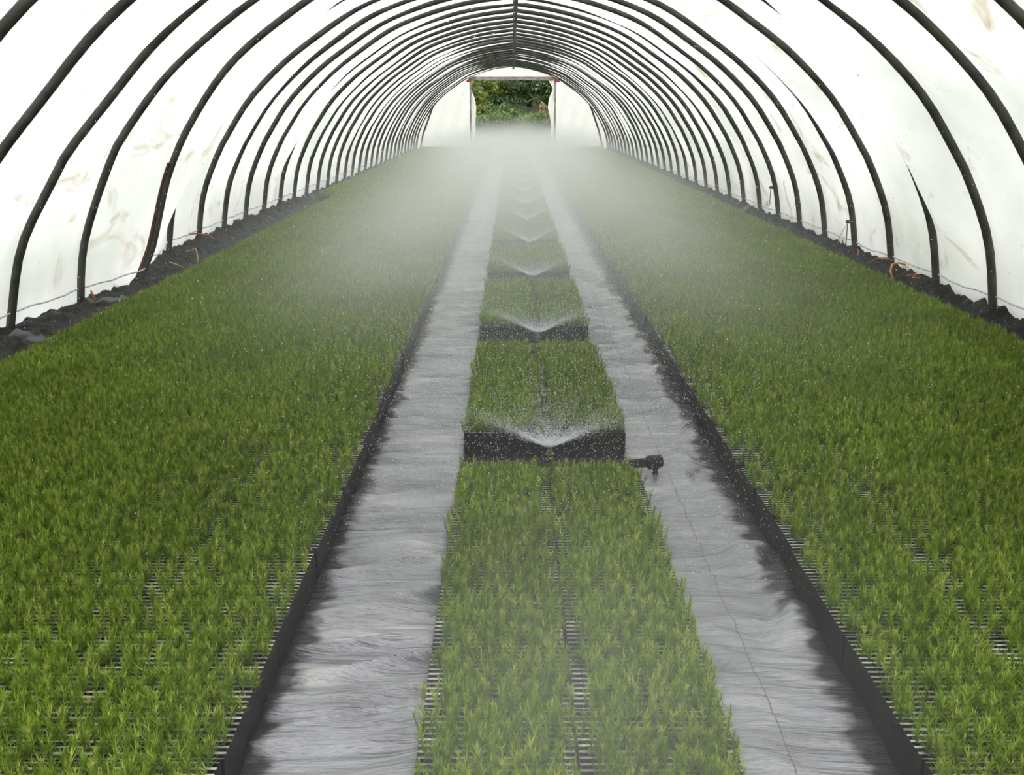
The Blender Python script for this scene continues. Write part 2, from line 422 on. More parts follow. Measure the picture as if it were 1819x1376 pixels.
# wrinkled cloth over both aisles
xs = np.linspace(-0.66, 0.92, 106); yv = [1.2]
while yv[-1] < 35.8: yv.append(yv[-1] + max(0.007, 0.0028 * yv[-1]))
yv = np.array(yv)
Y, X = np.meshgrid(yv, xs, indexing='ij')
wob = 0.10 * noise2(X * 1.2, Y * 0.8, 3, 3)
cr = 1 - np.abs(noise2(X * 1.1 + 5, (Y + wob + 0.10 * np.abs(X - 0.1)) * 7.0, 11, 3))   # ridged noise: cross creases
cr2 = 1 - np.abs(noise2(X * 2.3, (Y + wob) * 16.0, 23, 2))
patch = np.clip(noise2(X * 0.9, Y * 0.7, 31, 2) * 1.6 + 0.55, 0, 1)
Z = 0.045 * np.clip(cr - 0.62, 0, 1) ** 1.3 / 0.3 * (0.25 + 0.75 * patch) + 0.007 * cr2 * patch
Z += 0.012 * np.clip(noise2(X * 2.6, Y * 2.1, 47, 3), -0.2, 1)
# humps against the right bed
hump = np.clip(noise2(X * 6, Y * 4.5, 61, 2) - 0.1, 0, 1) * np.exp(-((X - 0.78) / 0.11) ** 2)
Z += 0.10 * hump
under = ((X > -0.19) & (X < 0.46)) | (X < -0.6) | (X > 0.865)
Z = np.where(under, np.minimum(Z, 0.001), Z); Z = np.clip(Z, -0.004, 0.06)
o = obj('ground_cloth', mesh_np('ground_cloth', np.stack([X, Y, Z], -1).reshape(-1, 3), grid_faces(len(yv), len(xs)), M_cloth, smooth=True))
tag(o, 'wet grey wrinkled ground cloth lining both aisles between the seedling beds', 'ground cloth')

# soil banks at the feet of the walls
def soil_bank(sgn, x_in, name_side, seed):
    yv = np.arange(3.0, 35.9, 0.03); u = np.linspace(0, 1, 30)
    Yg, U = np.meshgrid(yv, u, indexing='ij')
    xi = np.interp(Yg, [0, 15.9, 16.1, 36], x_in)
    xo = 3.32 if sgn > 0 else 3.5
    Xg = xi + (xo - xi) * U
    top = np.interp(Yg, [0, 8.6, 9.3, 36], [0.0, 0.0, 0.21, 0.2]) if sgn < 0 else np.interp(Yg, [0, 36], [0.2, 0.19])
    Zg = top * (U ** 1.2) + 0.065 * noise2(Xg * 14, Yg * 9, seed, 4) * (0.3 + U * (1 - U) * 2.8) + 0.03 * np.clip(noise2(Xg * 3, Yg * 1.5, seed + 5, 2), 0, 1) * U
    Zg = np.maximum(Zg, -0.01)
    v = np.stack([sgn * Xg, Yg, Zg], -1).reshape(-1, 3)
    f = grid_faces(len(yv), len(u))
    if sgn > 0: f = f[:, ::-1]
    o = obj('soil', mesh_np('soil', v, f, M_soil_bank, smooth=True))
    tag(o, 'rough dark wet soil bank along the foot of the %s wall' % name_side, 'soil', kind='stuff')
def soil_bank_mat():
    m = noisy('wet_soil_bank', (0.004, 0.004, 0.004), (0.03, 0.028, 0.025), 14, 0.6, 0.0, 0.3)
    n, l = m.node_tree.nodes, m.node_tree.links; b = n['Principled BSDF']
    f1 = n.new('ShaderNodeTexNoise'); f1.inputs['Scale'].default_value = 38; f1.inputs['Detail'].default_value = 6; f1.inputs['Roughness'].default_value = 0.7
    tq = n.new('ShaderNodeTexCoord'); l.new(tq.outputs['Object'], f1.inputs['Vector'])
    bq = n.new('ShaderNodeBump'); bq.inputs['Strength'].default_value = 1.0; bq.inputs['Distance'].default_value = 0.05
    l.new(f1.outputs['Fac'], bq.inputs['Height']); l.new(bq.outputs['Normal'], b.inputs['Normal'])
    # patches where pale wet cloth lies bare
    t = n.new('ShaderNodeTexCoord'); nz = n.new('ShaderNodeTexNoise'); nz.inputs['Scale'].default_value = 2.2; nz.inputs['Detail'].default_value = 3
    r = n.new('ShaderNodeValToRGB'); r.color_ramp.elements[0].position = 0.62; r.color_ramp.elements[1].position = 0.67
    mx = n.new('ShaderNodeMix'); mx.data_type = 'RGBA'; mx.inputs[7].default_value = (0.20, 0.205, 0.23, 1)
    l.new(t.outputs['Object'], nz.inputs['Vector']); l.new(nz.outputs['Fac'], r.inputs['Fac']); l.new(r.outputs['Color'], mx.inputs[0])
    l.new(b.inputs['Base Color'].links[0].from_socket, mx.inputs[6]); l.new(mx.outputs[2], b.inputs['Base Color'])
    return m
M_soil_bank = soil_bank_mat()
soil_bank(-1, [2.64, 2.64, 2.98, 2.98], 'left', 3)
soil_bank(1, [2.9, 2.9, 2.9, 2.9], 'right', 9)

# ------------------------------------------------------------------ seedling trays
TW, TL, TH = 0.334, 0.527, 0.11
PX, PY = 0.34, 0.535
NCX, NCY = 12, 24
def tray_mesh():
    v, f, mi = [], [], []
    def quad(a, b, c, d, m):
        i = len(v); v.extend([a, b, c, d]); f.append((i, i + 1, i + 2, i + 3)); mi.append(m)
    x0, x1, y0, y1 = -TW / 2, TW / 2, 0.0, TL
    quad((x0, y0, 0), (x1, y0, 0), (x1, y0, TH), (x0, y0, TH), 0); quad((x1, y1, 0), (x0, y1, 0), (x0, y1, TH), (x1, y1, TH), 0)
    quad((x0, y1, 0), (x0, y0, 0), (x0, y0, TH), (x0, y1, TH), 0); quad((x1, y0, 0), (x1, y1, 0), (x1, y1, TH), (x1, y0, TH), 0)
    quad((x0, y0, 0), (x0, y1, 0), (x1, y1, 0), (x1, y0, 0), 0)
    cx, cy = TW / NCX, TL / NCY
    wx, wy, dp = 0.002, 0.0042, 0.016
    for i in range(NCX):
        for j in range(NCY):
            a0, a1, b0, b1 = x0 + i * cx, x0 + (i + 1) * cx, y0 + j * cy, y0 + (j + 1) * cy
            A0, A1, B0, B1 = a0 + wx, a1 - wx, b0 + wy, b1 - wy
            z, zz = TH, TH - dp
            quad((a0, b0, z), (a1, b0, z), (A1, B0, z), (A0, B0, z), 1); quad((a1, b0, z), (a1, b1, z), (A1, B1, z), (A1, B0, z), 0)
            quad((a1, b1, z), (a0, b1, z), (A0, B1, z), (A1, B1, z), 1); quad((a0, b1, z), (a0, b0, z), (A0, B0, z), (A0, B1, z), 0)
            quad((A0, B0, z), (A1, B0, z), (A1, B0, zz), (A0, B0, zz), 0); quad((A1, B0, z), (A1, B1, z), (A1, B1, zz), (A1, B0, zz), 0)
            quad((A1, B1, z), (A0, B1, z), (A0, B1, zz), (A1, B1, zz), 0); quad((A0, B1, z), (A0, B0, z), (A0, B0, zz), (A0, B1, zz), 0)
            quad((A0, B0, zz), (A1, B0, zz), (A1, B1, zz), (A0, B1, zz), 2)
    return mesh_np('seedling_tray', v, np.array(f), [M_black, M_rim, M_plug], mi)
TRAY_ME = tray_mesh()

def cells():
    cx, cy = TW / NCX, TL / NCY
    i, j = np.meshgrid(np.arange(NCX), np.arange(NCY), indexing='ij')
    return np.stack([-TW / 2 + (i.ravel() + 0.5) * cx, (j.ravel() + 0.5) * cy], 1)
def seedling_verts(rg, nb, wscale=1.0, sparse=None, hmean=0.062):
    """upright conifer seedlings: a stem and nb needles each -> (verts, tint)"""
    c = cells()
    keep = rg.random(len(c)) > (0.05 if sparse is None else sparse(c))
    c = c[keep] + rg.normal(0, 0.0055, (keep.sum(), 2))
    c = np.vstack([c, c[rg.random(len(c)) < 0.8] + rg.normal(0, 0.007, (1, 2))]); c[:, 0] = np.clip(c[:, 0] + rg.normal(0, 0.002, len(c)), -TW / 2, TW / 2)
    n = len(c)
    hgt = np.clip(rg.normal(hmean, 0.011, n), 0.03, 0.1)
    lean = rg.normal(0, 0.16, (n, 2))
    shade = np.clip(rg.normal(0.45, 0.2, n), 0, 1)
    V, T = [], []
    z0 = TH - 0.014
    # stems
    a = rg.uniform(0, PI, n); w = 0.0011 * wscale
    s = np.zeros((n, 3, 3))
    s[:, 0] = np.c_[c[:, 0] - w * np.cos(a), c[:, 1] - w * np.sin(a), np.full(n, z0)]
    s[:, 1] = np.c_[c[:, 0] + w * np.cos(a), c[:, 1] + w * np.sin(a), np.full(n, z0)]
    s[:, 2] = np.c_[c + lean * hgt[:, None] * 0.9, z0 + hgt * 0.9]
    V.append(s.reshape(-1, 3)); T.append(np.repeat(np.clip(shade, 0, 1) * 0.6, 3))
    t = np.linspace(0.12, 0.98, nb)
    for k in range(nb):
        f = np.clip(t[k] + rg.normal(0, 0.04, n), 0.1, 1)
        base = np.c_[c + lean * (hgt * f * 0.9)[:, None], z0 + hgt * f * 0.9]
        az = rg.uniform(0, 2 * PI, n); el = np.radians(rg.normal(28 + 38 * f, 15, n))
        L = rg.uniform(0.020, 0.035, n) * (1.1 - 0.35 * f)
        d = np.c_[np.cos(az) * np.cos(el), np.sin(az) * np.cos(el), np.sin(el)]
        side_ = np.c_[-np.sin(az), np.cos(az), np.zeros(n)]
        w = rg.uniform(0.0009, 0.0015, n)[:, None] * wscale
        q = np.zeros((n, 3, 3))
        q[:, 0] = base - side_ * w; q[:, 1] = base + side_ * w; q[:, 2] = base + d * L[:, None]
        V.append(q.reshape(-1, 3))
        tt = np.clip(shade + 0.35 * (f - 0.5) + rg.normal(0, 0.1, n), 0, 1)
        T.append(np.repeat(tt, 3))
    return np.vstack(V), np.concatenate(T)
def tri_faces(nv): return np.arange(nv).reshape(-1, 3)

def sparse_edge(sgn, amt):
    def f(c):
        e = np.clip(1 - (TW / 2 - sgn * c[:, 0]) / 0.14, 0, 1)
        clump = noise2(c[:, 0] * 14 + 3.1 * sgn + amt * 7, c[:, 1] * 10, int(50 + amt * 10), 2)
        return np.clip(0.05 + amt * e + 0.5 * amt * np.clip(clump, 0, 1), 0, 0.85)
    return f
def seed_mesh(seed, nb, sparse=None, h=0.062):
    v, t = seedling_verts(np.random.default_rng(seed), nb, 1.0, sparse, h)
    return mesh_np('seedlings', v, tri_faces(len(v)), M_needle, tint=t)
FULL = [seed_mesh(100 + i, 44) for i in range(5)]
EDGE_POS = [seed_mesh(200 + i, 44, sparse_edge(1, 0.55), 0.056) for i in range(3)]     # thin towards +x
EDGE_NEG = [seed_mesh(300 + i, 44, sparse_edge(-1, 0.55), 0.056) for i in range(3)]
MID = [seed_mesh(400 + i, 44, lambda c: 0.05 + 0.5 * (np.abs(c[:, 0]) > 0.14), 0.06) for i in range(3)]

def px(x, y, z):
    zz = z - CAM_Z; c_, s_ = math.cos(PITCH), math.sin(PITCH)
    d = y * c_ - zz * s_
    if d < 0.05: return None
    return IMG_W / 2 + F_PX * x / d, IMG_H / 2 - F_PX * (y * s_ + zz * c_) / d, d
def in_view(x, y):
    best = False
    for a in (-TW / 2, TW / 2):
        for b_ in (0.0, TL):
            q = px(x + a, y + b_, TH)
            if q and -5 < q[0] < IMG_W + 5 and -5 < q[1] < IMG_H + 5: best = True
    return best

rnd = random.Random(5)
spots = []      # (y, x, bed, row, col, rz)
ROW0 = 1.385
for r in range(64):
    y = ROW0 + r * PY
    jl, jr = rnd.gauss(0, 0.004), rnd.gauss(0, 0.004)
    for c in range(7 if y > 16 else 6): spots.append((y, -0.6 - (c + 0.5) * PX + jl, 'left', r, c))
    for c in range(6): spots.append((y, 0.86 + (c + 0.5) * PX + jr, 'right', r, c))
blocks = [(1.575, 4)] + [(4.2 + 2.2 * i, 3) for i in range(14)]
for bi, (y0, n) in enumerate(blocks):
    for r in range(n):
        for c in range(2): spots.append((y0 + r * PY, -0.033 + c * PX, 'middle', (bi, r), c))
spots.sort(key=lambda s: math.hypot(s[0] + 0.3, s[1]))
near = [s for s in spots if in_view(s[1], s[0])][:300]
near_set = set((s[0], s[1]) for s in near)
rest = [s for s in spots if (s[0], s[1]) not in near_set]

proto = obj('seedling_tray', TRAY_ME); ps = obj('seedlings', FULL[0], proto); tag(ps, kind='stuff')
BLOCK = ['nearest', 'second', 'third', 'fourth', 'fifth', 'sixth', 'seventh', 'eighth']
used = False
for (y, x, bed, row, col) in near:
    if not used: t, s_, used = proto, ps, True
    else:
        t = proto.copy(); C.objects.link(t); s_ = ps.copy(); C.objects.link(s_); s_.parent = t
    t.location = (x, y, 0.001); t.rotation_euler = (0, 0, rnd.gauss(0, 0.0025))
    if bed == 'left':
        s_.data = rnd.choice(EDGE_POS) if (col == 0 or (col == 1 and y < 4)) else rnd.choice(FULL)
        lab = 'seedling tray in the left bed, %s row from the camera, %s from the aisle' % (ORD[row], ORD[col])
    elif bed == 'right':
        s_.data = rnd.choice(EDGE_NEG) if (col == 0 or (col == 1 and y < 4)) else rnd.choice(FULL)
        lab = 'seedling tray in the right bed, %s row from the camera, %s from the aisle' % (ORD[row], ORD[col])
    else:
        s_.data = rnd.choice(MID)
        lab = 'seedling tray in the %s middle block, %s column, %s tray from its front' % (BLOCK[row[0]], 'left' if col == 0 else 'right', ORD[row[1]])
    tag(t, lab, 'seedling tray', 'seedling trays in the %s bed' % bed)

# the far trays, shrunk by distance and mist, as one mass
rg = np.random.default_rng(77)
far_src = [seedling_verts(rg, 12, 2.3) for _ in range(3)]
V, T = [], []
b = MB()
for i, (y, x, bed, row, col) in enumerate(rest):
    v, t = far_src[i % 3]
    if y > 18: 
        k = np.arange(len(v) // 3); k = k[k % 2 == 0]; sel = (k[:, None] * 3 + np.arange(3)).ravel()
        v, t = v[sel], t[sel]
    V.append(v + np.array([x, y, 0])); T.append(t)
    b.box(x - TW / 2, x + TW / 2, y, y + TL, 0.001, TH - 0.012)
far = b.build('seedling_tray', M_black)
tag(far, 'far mass of black seedling trays dissolving into the mist toward the doorway', 'seedling trays', 'far seedling trays', 'stuff')
V = np.vstack(V); T = np.concatenate(T)
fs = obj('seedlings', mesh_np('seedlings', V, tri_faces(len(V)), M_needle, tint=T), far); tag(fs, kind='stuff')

# ------------------------------------------------------------------ sprinklers, pipe, sprays
NOZ_Z = 0.106
def octa(P, r, stretch=1.0):
    n = len(P); d = np.array([(1, 0, 0), (-1, 0, 0), (0, 1, 0), (0, -1, 0), (0, 0, stretch), (0, 0, -stretch)], float)
    v = (P[:, None, :] + d[None] * np.asarray(r).reshape(-1, 1, 1)).reshape(-1, 3)
    q = np.array([(0, 2, 4), (2, 1, 4), (1, 3, 4), (3, 0, 4), (2, 0, 5), (1, 2, 5), (3, 1, 5), (0, 3, 5)])
    f = (np.arange(n)[:, None, None] * 6 + q[None]).reshape(-1, 3)
    return v, f
def spray_mesh(seed=4):
    g = np.random.default_rng(seed)
    P, R = [], []
    for k in range(900):
        az = g.uniform(0, 2 * PI); el = math.radians(g.normal(33, 2.6)); sp = g.uniform(3.6, 5.2)
        n = 34
        s = np.sort(g.uniform(0, 1, n)) ** 1.5 * g.uniform(0.22, 0.62)
        tt = s / (sp * math.cos(el))
        rr = 0.004 + s
        P.append(np.c_[rr * math.cos(az) + g.normal(0, 0.003, n) * s * 6, rr * math.sin(az) + g.normal(0, 0.003, n) * s * 6,
                       sp * math.sin(el) * tt - 4.9 * tt * tt + g.normal(0, 0.004, n) * s * 6])
        R.append(np.clip(0.00095 - 0.0008 * s, 0.0005, 1) * g.uniform(0.6, 1.2, n))
    v, f = octa(np.vstack(P), np.concatenate(R))
    # the unbroken sheet right at the nozzle: thin tapering jets
    v2, f2 = [], []
    for k in range(90):
        az = 2 * PI * k / 90 + g.normal(0, 0.02); el = math.radians(g.normal(32, 3)); L = g.uniform(0.05, 0.11)
        d = np.array([math.cos(az) * math.cos(el), math.sin(az) * math.cos(el), math.sin(el)]); s_ = np.array([-math.sin(az), math.cos(az), 0])
        u = np.cross(d, s_); o_ = d * 0.004; i0 = len(v) + len(v2)
        for a_ in range(3):
            w = 2 * PI * a_ / 3
            v2.append(o_ + (s_ * math.cos(w) + u * math.sin(w)) * 0.0011)
        v2.append(o_ + d * L)
        f2 += [(i0, i0 + 1, i0 + 3), (i0 + 1, i0 + 2, i0 + 3), (i0 + 2, i0, i0 + 3)]
    return mesh_np('water_spray', np.vstack([v, np.array(v2)]), [np.vstack([f, np.array(f2)])], M_water)
SPRAY = spray_mesh()

sp_root = None
gap_y = [4.0 + 2.2 * i for i in range(13)]
sx_ = 0.15
def make_sprinkler():
    root = bpy.data.objects.new('sprinkler', None); C.objects.link(root)
    b = MB(); b.tube([(0, 0, 0.0), (0.001, 0, 0.05), (0, 0, 0.087)], [0.017, 0.0165, 0.0155], 12); b.build('riser', M_stake, root, True)
    b = MB(); b.tube([(0, 0, 0.045), (0, 0, 0.062)], 0.0195, 12); b.tube([(0, 0, 0.072), (0, 0, 0.078)], 0.0185, 12); b.build('collar', M_black, root, True)
    b = MB(); b.tube([(0, 0, 0.085), (0, 0, 0.093), (0, 0, 0.1025), (0, 0, 0.105)], [0.013, 0.0125, 0.008, 0.004], 12); b.build('nozzle', M_steel, root, True)
    return root
def copy_tree(o, parent=None):
    c = o.copy(); C.objects.link(c)
    if parent is not None: c.parent = parent
    for ch in list(o.children): copy_tree(ch, c)
    return c
spr = make_sprinkler()
spray0 = None
for i, y in enumerate(gap_y):
    r_ = spr if i == 0 else copy_tree(spr)
    r_.location = (sx_ + 0.008 * i, y, 0.004)
    tag(r_, 'brown sprinkler riser standing in the %s gap between the middle tray blocks' % ORD[i], 'sprinkler', 'sprinklers in the gaps')
    if i == 0:
        spray0 = obj('water_spray', SPRAY); w = spray0
    else:
        w = spray0.copy(); C.objects.link(w)
    w.location = (sx_ + 0.008 * i, y, 0.004 + NOZ_Z); w.rotation_euler = (0, 0, i * 1.7)
    if i: w.scale = (1 + 0.05 * (i % 3), 1 + 0.05 * (i % 3), 1)
    tag(w, 'white bowl of fine water spraying from the %s sprinkler from the camera' % ORD[i], 'water spray', 'sprinkler sprays', 'stuff')

# black cross pipe with an end cap, lying in the nearest gap
root = bpy.data.objects.new('irrigation_pipe', None); C.objects.link(root); root.location = (0, 3.90, 0)
tag(root, 'black irrigation pipe with a fat end cap poking into the right aisle', 'pipe')
b = MB(); b.tube([(-0.12, -0.06, 0.03), (0.15, 0.0, 0.034), (0.38, 0.05, 0.05), (0.545, 0.065, 0.06)], 0.019, 12); b.build('pipe', M_black, root, True)
b = MB(); b.tube([(0.535, 0.063, 0.059), (0.54, 0.064, 0.0595), (0.59, 0.072, 0.062), (0.597, 0.073, 0.0625)], [0.02, 0.028, 0.028, 0.023], 14)
b.build('end_cap', M_black, root, True)
b = MB(); b.tube([(0.57, 0.068, 0.04), (0.572, 0.068, 0.003)], 0.011, 8); b.build('support_peg', M_black, root, True)

# ------------------------------------------------------------------ small things at the feet of the hoops
def hook(x, y, z, label, cord):
    root = bpy.data.objects.new('hook', None); C.objects.link(root); root.location = (x, y, z)
    tag(root, label, 'hook', 'hooks on the right hoops')
    b = MB(); pts = [(0, 0, 0.0), (0, 0, -0.07), (0.0, 0, -0.19)] + [(0.018 - 0.018 * math.cos(a) - 0.036, 0, -0.19 - 0.018 * math.sin(a)) for a in ()]
    pts += [(-0.016 + 0.016 * math.cos(a), 0, -0.19 - 0.02 * math.sin(a)) for a in np.linspace(0.3, PI, 7)] + [(-0.032, 0, -0.165)]
    b.tube(pts, 0.0048, 7); b.build('shank', M_steel, root, True)
    b = MB(); b.tube([(0.05, 0.0, 0.0), (0.0, -0.0, 0.0), (-0.016, 0, 0.0)], [0.012, 0.02, 0.015], 10); b.build('clamp', M_steel, root, True)
    if cord:
        b = MB(); b.tube([(0.0, -0.01, -0.01), (-0.03, -0.012, -0.06), (-0.065, -0.015, -0.13), (-0.085, -0.015, -0.2)], 0.003, 6); b.build('cord', M_twine, root, True)['label'] = 'yellow cord'
hook(3.105, 9.80, 0.40, 'dark hook with a yellow cord hanging low on a right-hand hoop', True)
hook(3.08, 12.72, 0.50, 'dark hook without a cord hanging low on a farther right-hand hoop', False)

# rusty rod leaning along the third left hoop foot
P2 = PROF[2]
b = MB(); b.tube([(P2[i][0] - 0.035 + 0.0 * i, 6.9 + 2 * PITCH_Y - 0.03, P2[i][1]) for i in range(1, 9)], 0.014, 8)
tag(b.build('rod', M_rust, smooth=True), 'rusty red rod strapped along the bowed foot of a left hoop', 'rod')

def twine(pts, mat, label, cat='twine', r=0.006):
    b = MB(); b.tube(pts, r, 6); tag(b.build('twine', mat, smooth=True), label, cat, 'scraps of twine along the walls')
twine([(2.98, 8.18, 0.12), (2.97, 8.22, 0.18), (3.0, 8.28, 0.225), (3.06, 8.3, 0.235), (3.11, 8.28, 0.22)], M_twine, 'orange twine loop lying on the soil below the right wall', r=0.008)
twine([(3.1, 7.95, 0.17), (3.07, 8.02, 0.16), (3.12, 8.08, 0.18), (3.05, 8.1, 0.16)], M_redtwine, 'red twine scrap by the foot of a right hoop near the orange loop')
twine([(3.02, 8.86, 0.15), (3.06, 8.8, 0.2), (3.12, 8.74, 0.21), (3.16, 8.72, 0.19)], M_redtwine, 'red twine arched over the foot of a right hoop')
twine([(3.04, 9.25, 0.16), (3.08, 9.35, 0.19), (3.1, 9.45, 0.19)], M_redtwine, 'red twine scrap on the right soil bank, behind the arched one')
twine([(-3.02, 9.75, 0.13), (-2.95, 9.82, 0.15), (-2.9, 9.7, 0.1), (-2.86, 9.55, 0.06)], M_twine, 'orange straw strand lying on the soil beside the rusty rod', r=0.005)
twine([(-3.0, 9.2, 0.11), (-2.93, 9.15, 0.1), (-2.88, 9.1, 0.09)], M_twine, 'short orange straw strand lower on the left soil bank', r=0.005)
twine([(-3.28, 10.4, 0.2), (-3.16, 10.6, 0.2), (-3.07, 10.72, 0.17), (-3.02, 10.66, 0.14)], M_redtwine, 'red twine tangle at the foot of the fifth left hoop in view', r=0.008)
twine([(-2.82, 8.5, 0.03), (-2.8, 8.52, 0.08), (-2.77, 8.5, 0.05)], M_redtwine, 'red twine knot at the left bed edge below the rusty rod', r=0.011)
twine([(-3.1, 7.72, 0.0), (-3.09, 7.7, 0.06), (-3.12, 7.72, 0.11)], M_redtwine, 'red twine scrap right of the second left hoop foot', r=0.008)

# ------------------------------------------------------------------ end wall, doorway
prof = PROF[30]
DX0, DX1, DZ = -1.34, 1.41, 2.36
def end_wall():
    # columns across the tunnel, each from the ground (or the lintel) up to the arch
    xs = np.unique(np.r_[np.linspace(-3.2, DX0, 40), np.linspace(DX0, DX1, 40), np.linspace(DX1, 3.2, 40)])
    top_x, top_z = prof[:, 0], prof[:, 1]
    v, f = [], []
    nz = 16
    ok = []
    for x in xs:
        zt = np.interp(x, top_x, top_z) if abs(x) < 3.19 else 0.12
        for zone in (0,):
            pass
        inside = DX0 < x < DX1
        ok.append((x, zt, inside))
    def strip(seq, zlo_fn):
        base = len(v); n = len(seq)
        for x, zt, _ in seq:
            lo = zlo_fn(x)
            for k in range(nz):
                z = lo + (max(zt, lo) - lo) * k / (nz - 1)
                v.append((x, 36.03 + 0.012 * math.sin(x * 5 + z * 2) + 0.01 * math.sin(x * 13 - z * 4), z))
        for i in range(n - 1):
            for k in range(nz - 1):
                a = base + i * nz + k; f.append((a, a + nz, a + nz + 1, a + 1))
    strip([q for q in ok if q[0] <= DX0 + 1e-6], lambda x: -0.05)
    strip([q for q in ok if q[0] >= DX1 - 1e-6], lambda x: -0.05)
    strip([q for q in ok if DX0 - 1e-6 <= q[0] <= DX1 + 1e-6], lambda x: DZ)
    return mesh_np('wall_back', np.array(v), np.array(f), M_film_end, smooth=True)
o = obj('wall_back', end_wall()); tag(o, 'white polythene end wall around the doorway', 'end wall', kind='structure')

d = bpy.data.objects.new('door_1', None); C.objects.link(d); d.location = (0, 36, 0)
tag(d, 'timber framed doorway open to the green hillside', 'doorway', kind='structure')
b = MB(); b.box(DX0 - 0.03, DX1 + 0.12, -0.06, 0.0, 2.27, 2.34); b.box(DX0 - 0.03, DX1 + 0.02, -0.03, 0.02, 2.35, 2.385); b.build('lintel', M_wood, d)
for x in (DX0 - 0.03, DX1 + 0.01):
    b = MB(); b.box(x - 0.03, x + 0.03, -0.05, 0.01, 0.0, 2.3); b.build('post', M_wood, d)
for x, s_ in ((DX0 + 0.02, -1), (DX1 - 0.02, 1)):
    b = MB(); b.tube([(x - 0.12 * -s_, -0.09, 2.32), (x, -0.09, 2.40), (x + 0.06 * s_ * -1, -0.09, 2.47)], [0.05, 0.07, 0.05], 8); b.build('corner_wrap', M_wood, d, True)
    b = MB(); b.tube([(x + 0.02 * s_, -0.13, 2.26), (x + 0.1 * s_, -0.13, 2.25), (x + 0.17 * s_, -0.12, 2.24)], [0.03, 0.045, 0.03], 7); b.tube([(x - 0.03 * s_, -0.14, 2.42), (x + 0.05 * s_, -0.14, 2.45)], 0.03, 7); b.build('red_tie', M_red, d, True)
b = MB(); b.tube([(DX1 + 0.10, -0.05, 2.28), (DX1 + 0.17, -0.05, 2.28)], 0.025, 8); b.build('peg', M_black, d, True)
def flap(pts):
    """loose polythene curtain drawn to a post: pts = (z, inner x); outer edge at the post"""
    v, f = [], []; n = 8
    zz = np.linspace(pts[0][0], pts[-1][0], 26) if pts[0][0] < pts[-1][0] else np.linspace(pts[-1][0], pts[0][0], 26)
    P = sorted(pts)
    for z in zz:
        xin = np.interp(z, [p_[0] for p_ in P], [p_[1] for p_ in P]); xo_ = DX0 - 0.02 if xin < 0 else DX1
        for k in range(n):
            u = k / (n - 1); v.append((xo_ + (xin - xo_) * u, -0.02 + 0.03 * math.sin(u * 9 + z * 5), z))
    for i in range(25):
        for k in range(n - 1):
            a = i * n + k; f.append((a, a + 1, a + n + 1, a + n))
    me = mesh_np('flap', np.array(v), np.array(f), M_film_end, smooth=True)
    obj('flap', me, d)['label'] = 'loose white polythene flap'
flap([(1.95, -1.33), (1.75, -1.24), (1.4, -1.18), (1.1, -1.2), (0.1, -1.25)])
flap([(2.26, 1.20), (2.1, 1.30), (1.98, 1.34), (1.7, 1.22), (1.4, 1.18), (1.15, 1.25), (0.8, 1.3), (0.1, 1.28)])

b = MB(); b.tube([(-2.33, 35.85, 1.80), (-2.6, 35.85, 1.45), (-2.95, 35.85, 0.55), (-3.05, 35.85, 0.05)], 0.03, 8)
tag(b.build('brace_pole', M_hoop, smooth=True), 'dark brace pole slanting down left of the doorway beside the end hoop', 'pole', 'braces at the end wall')
b = MB(); b.tube([(2.45, 35.8, 1.75), (2.62, 35.8, 1.35), (2.86, 35.8, 0.7), (3.03, 35.8, 0.05)], 0.03, 8)
tag(b.build('brace_pole', M_hoop, smooth=True), 'dark brace pole slanting down right of the doorway beside the end hoop', 'pole', 'braces at the end wall')

# ------------------------------------------------------------------ outdoors
b = MB(); b.box(-90, 90, -40, 120, -0.6, -0.32); tag(b.build('ground', M_ground), 'ground outside the tunnel', 'ground', kind='structure')
yv = np.linspace(40, 90, 60); xv = np.linspace(-40, 40, 80)
Yg, Xg = np.meshgrid(yv, xv, indexing='ij')
Zg = -0.35 + 9.0 * np.clip((Yg - 42) / 30, 0, 1) ** 0.9 + 0.5 * noise2(Xg * 0.4, Yg * 0.4, 5, 4)
o = obj('hill', mesh_np('hill', np.stack([Xg, Yg, Zg], -1).reshape(-1, 3), grid_faces(60, 80)[:, ::-1], M_terrain, smooth=True))
tag(o, 'green hillside rising behind the doorway', 'hillside', kind='structure')
def hill_z(y): return -0.35 + 9.0 * max(0, min(1, (y - 42) / 30)) ** 0.9
def leaf_cloud(seed, n, rx, ry, rz, size, conical=False):
    g = np.random.default_rng(seed)
    lobes = g.normal(0, 0.45, (9, 3)) * np.array([rx, ry, rz]); lobes[:, 2] = np.abs(lobes[:, 2])
    u = g.normal(0, 1, (n, 3)); u /= np.linalg.norm(u, axis=1)[:, None]
    rad = g.uniform(0.55, 1.0, n) ** 0.5
    if conical:
        z = g.uniform(0, 1, n) ** 1.3; tier = 1 + 0.28 * np.sin(z * 38)
        a = g.uniform(0, 2 * PI, n); r = (1 - z) * tier * rad
        P = np.c_[rx * r * np.cos(a), ry * r * np.sin(a), rz * 2 * z]
    else:
        P = lobes[g.integers(0, 9, n)] + u * rad[:, None] * np.array([rx, ry, rz]) * 0.55
        P[:, 2] = np.abs(P[:, 2])
    d1 = g.normal(0, 1, (n, 3)); d1 /= np.linalg.norm(d1, axis=1)[:, None]
    d2 = np.cross(d1, g.normal(0, 1, (n, 3))); d2 /= np.linalg.norm(d2, axis=1)[:, None]
    s = g.uniform(0.6, 1.3, n)[:, None] * size
    v = np.stack([P - d1 * s, P + d2 * s * 0.45, P + d1 * s, P - d2 * s * 0.45], 1).reshape(-1, 3)
    return v, np.arange(n * 4).reshape(-1, 4)
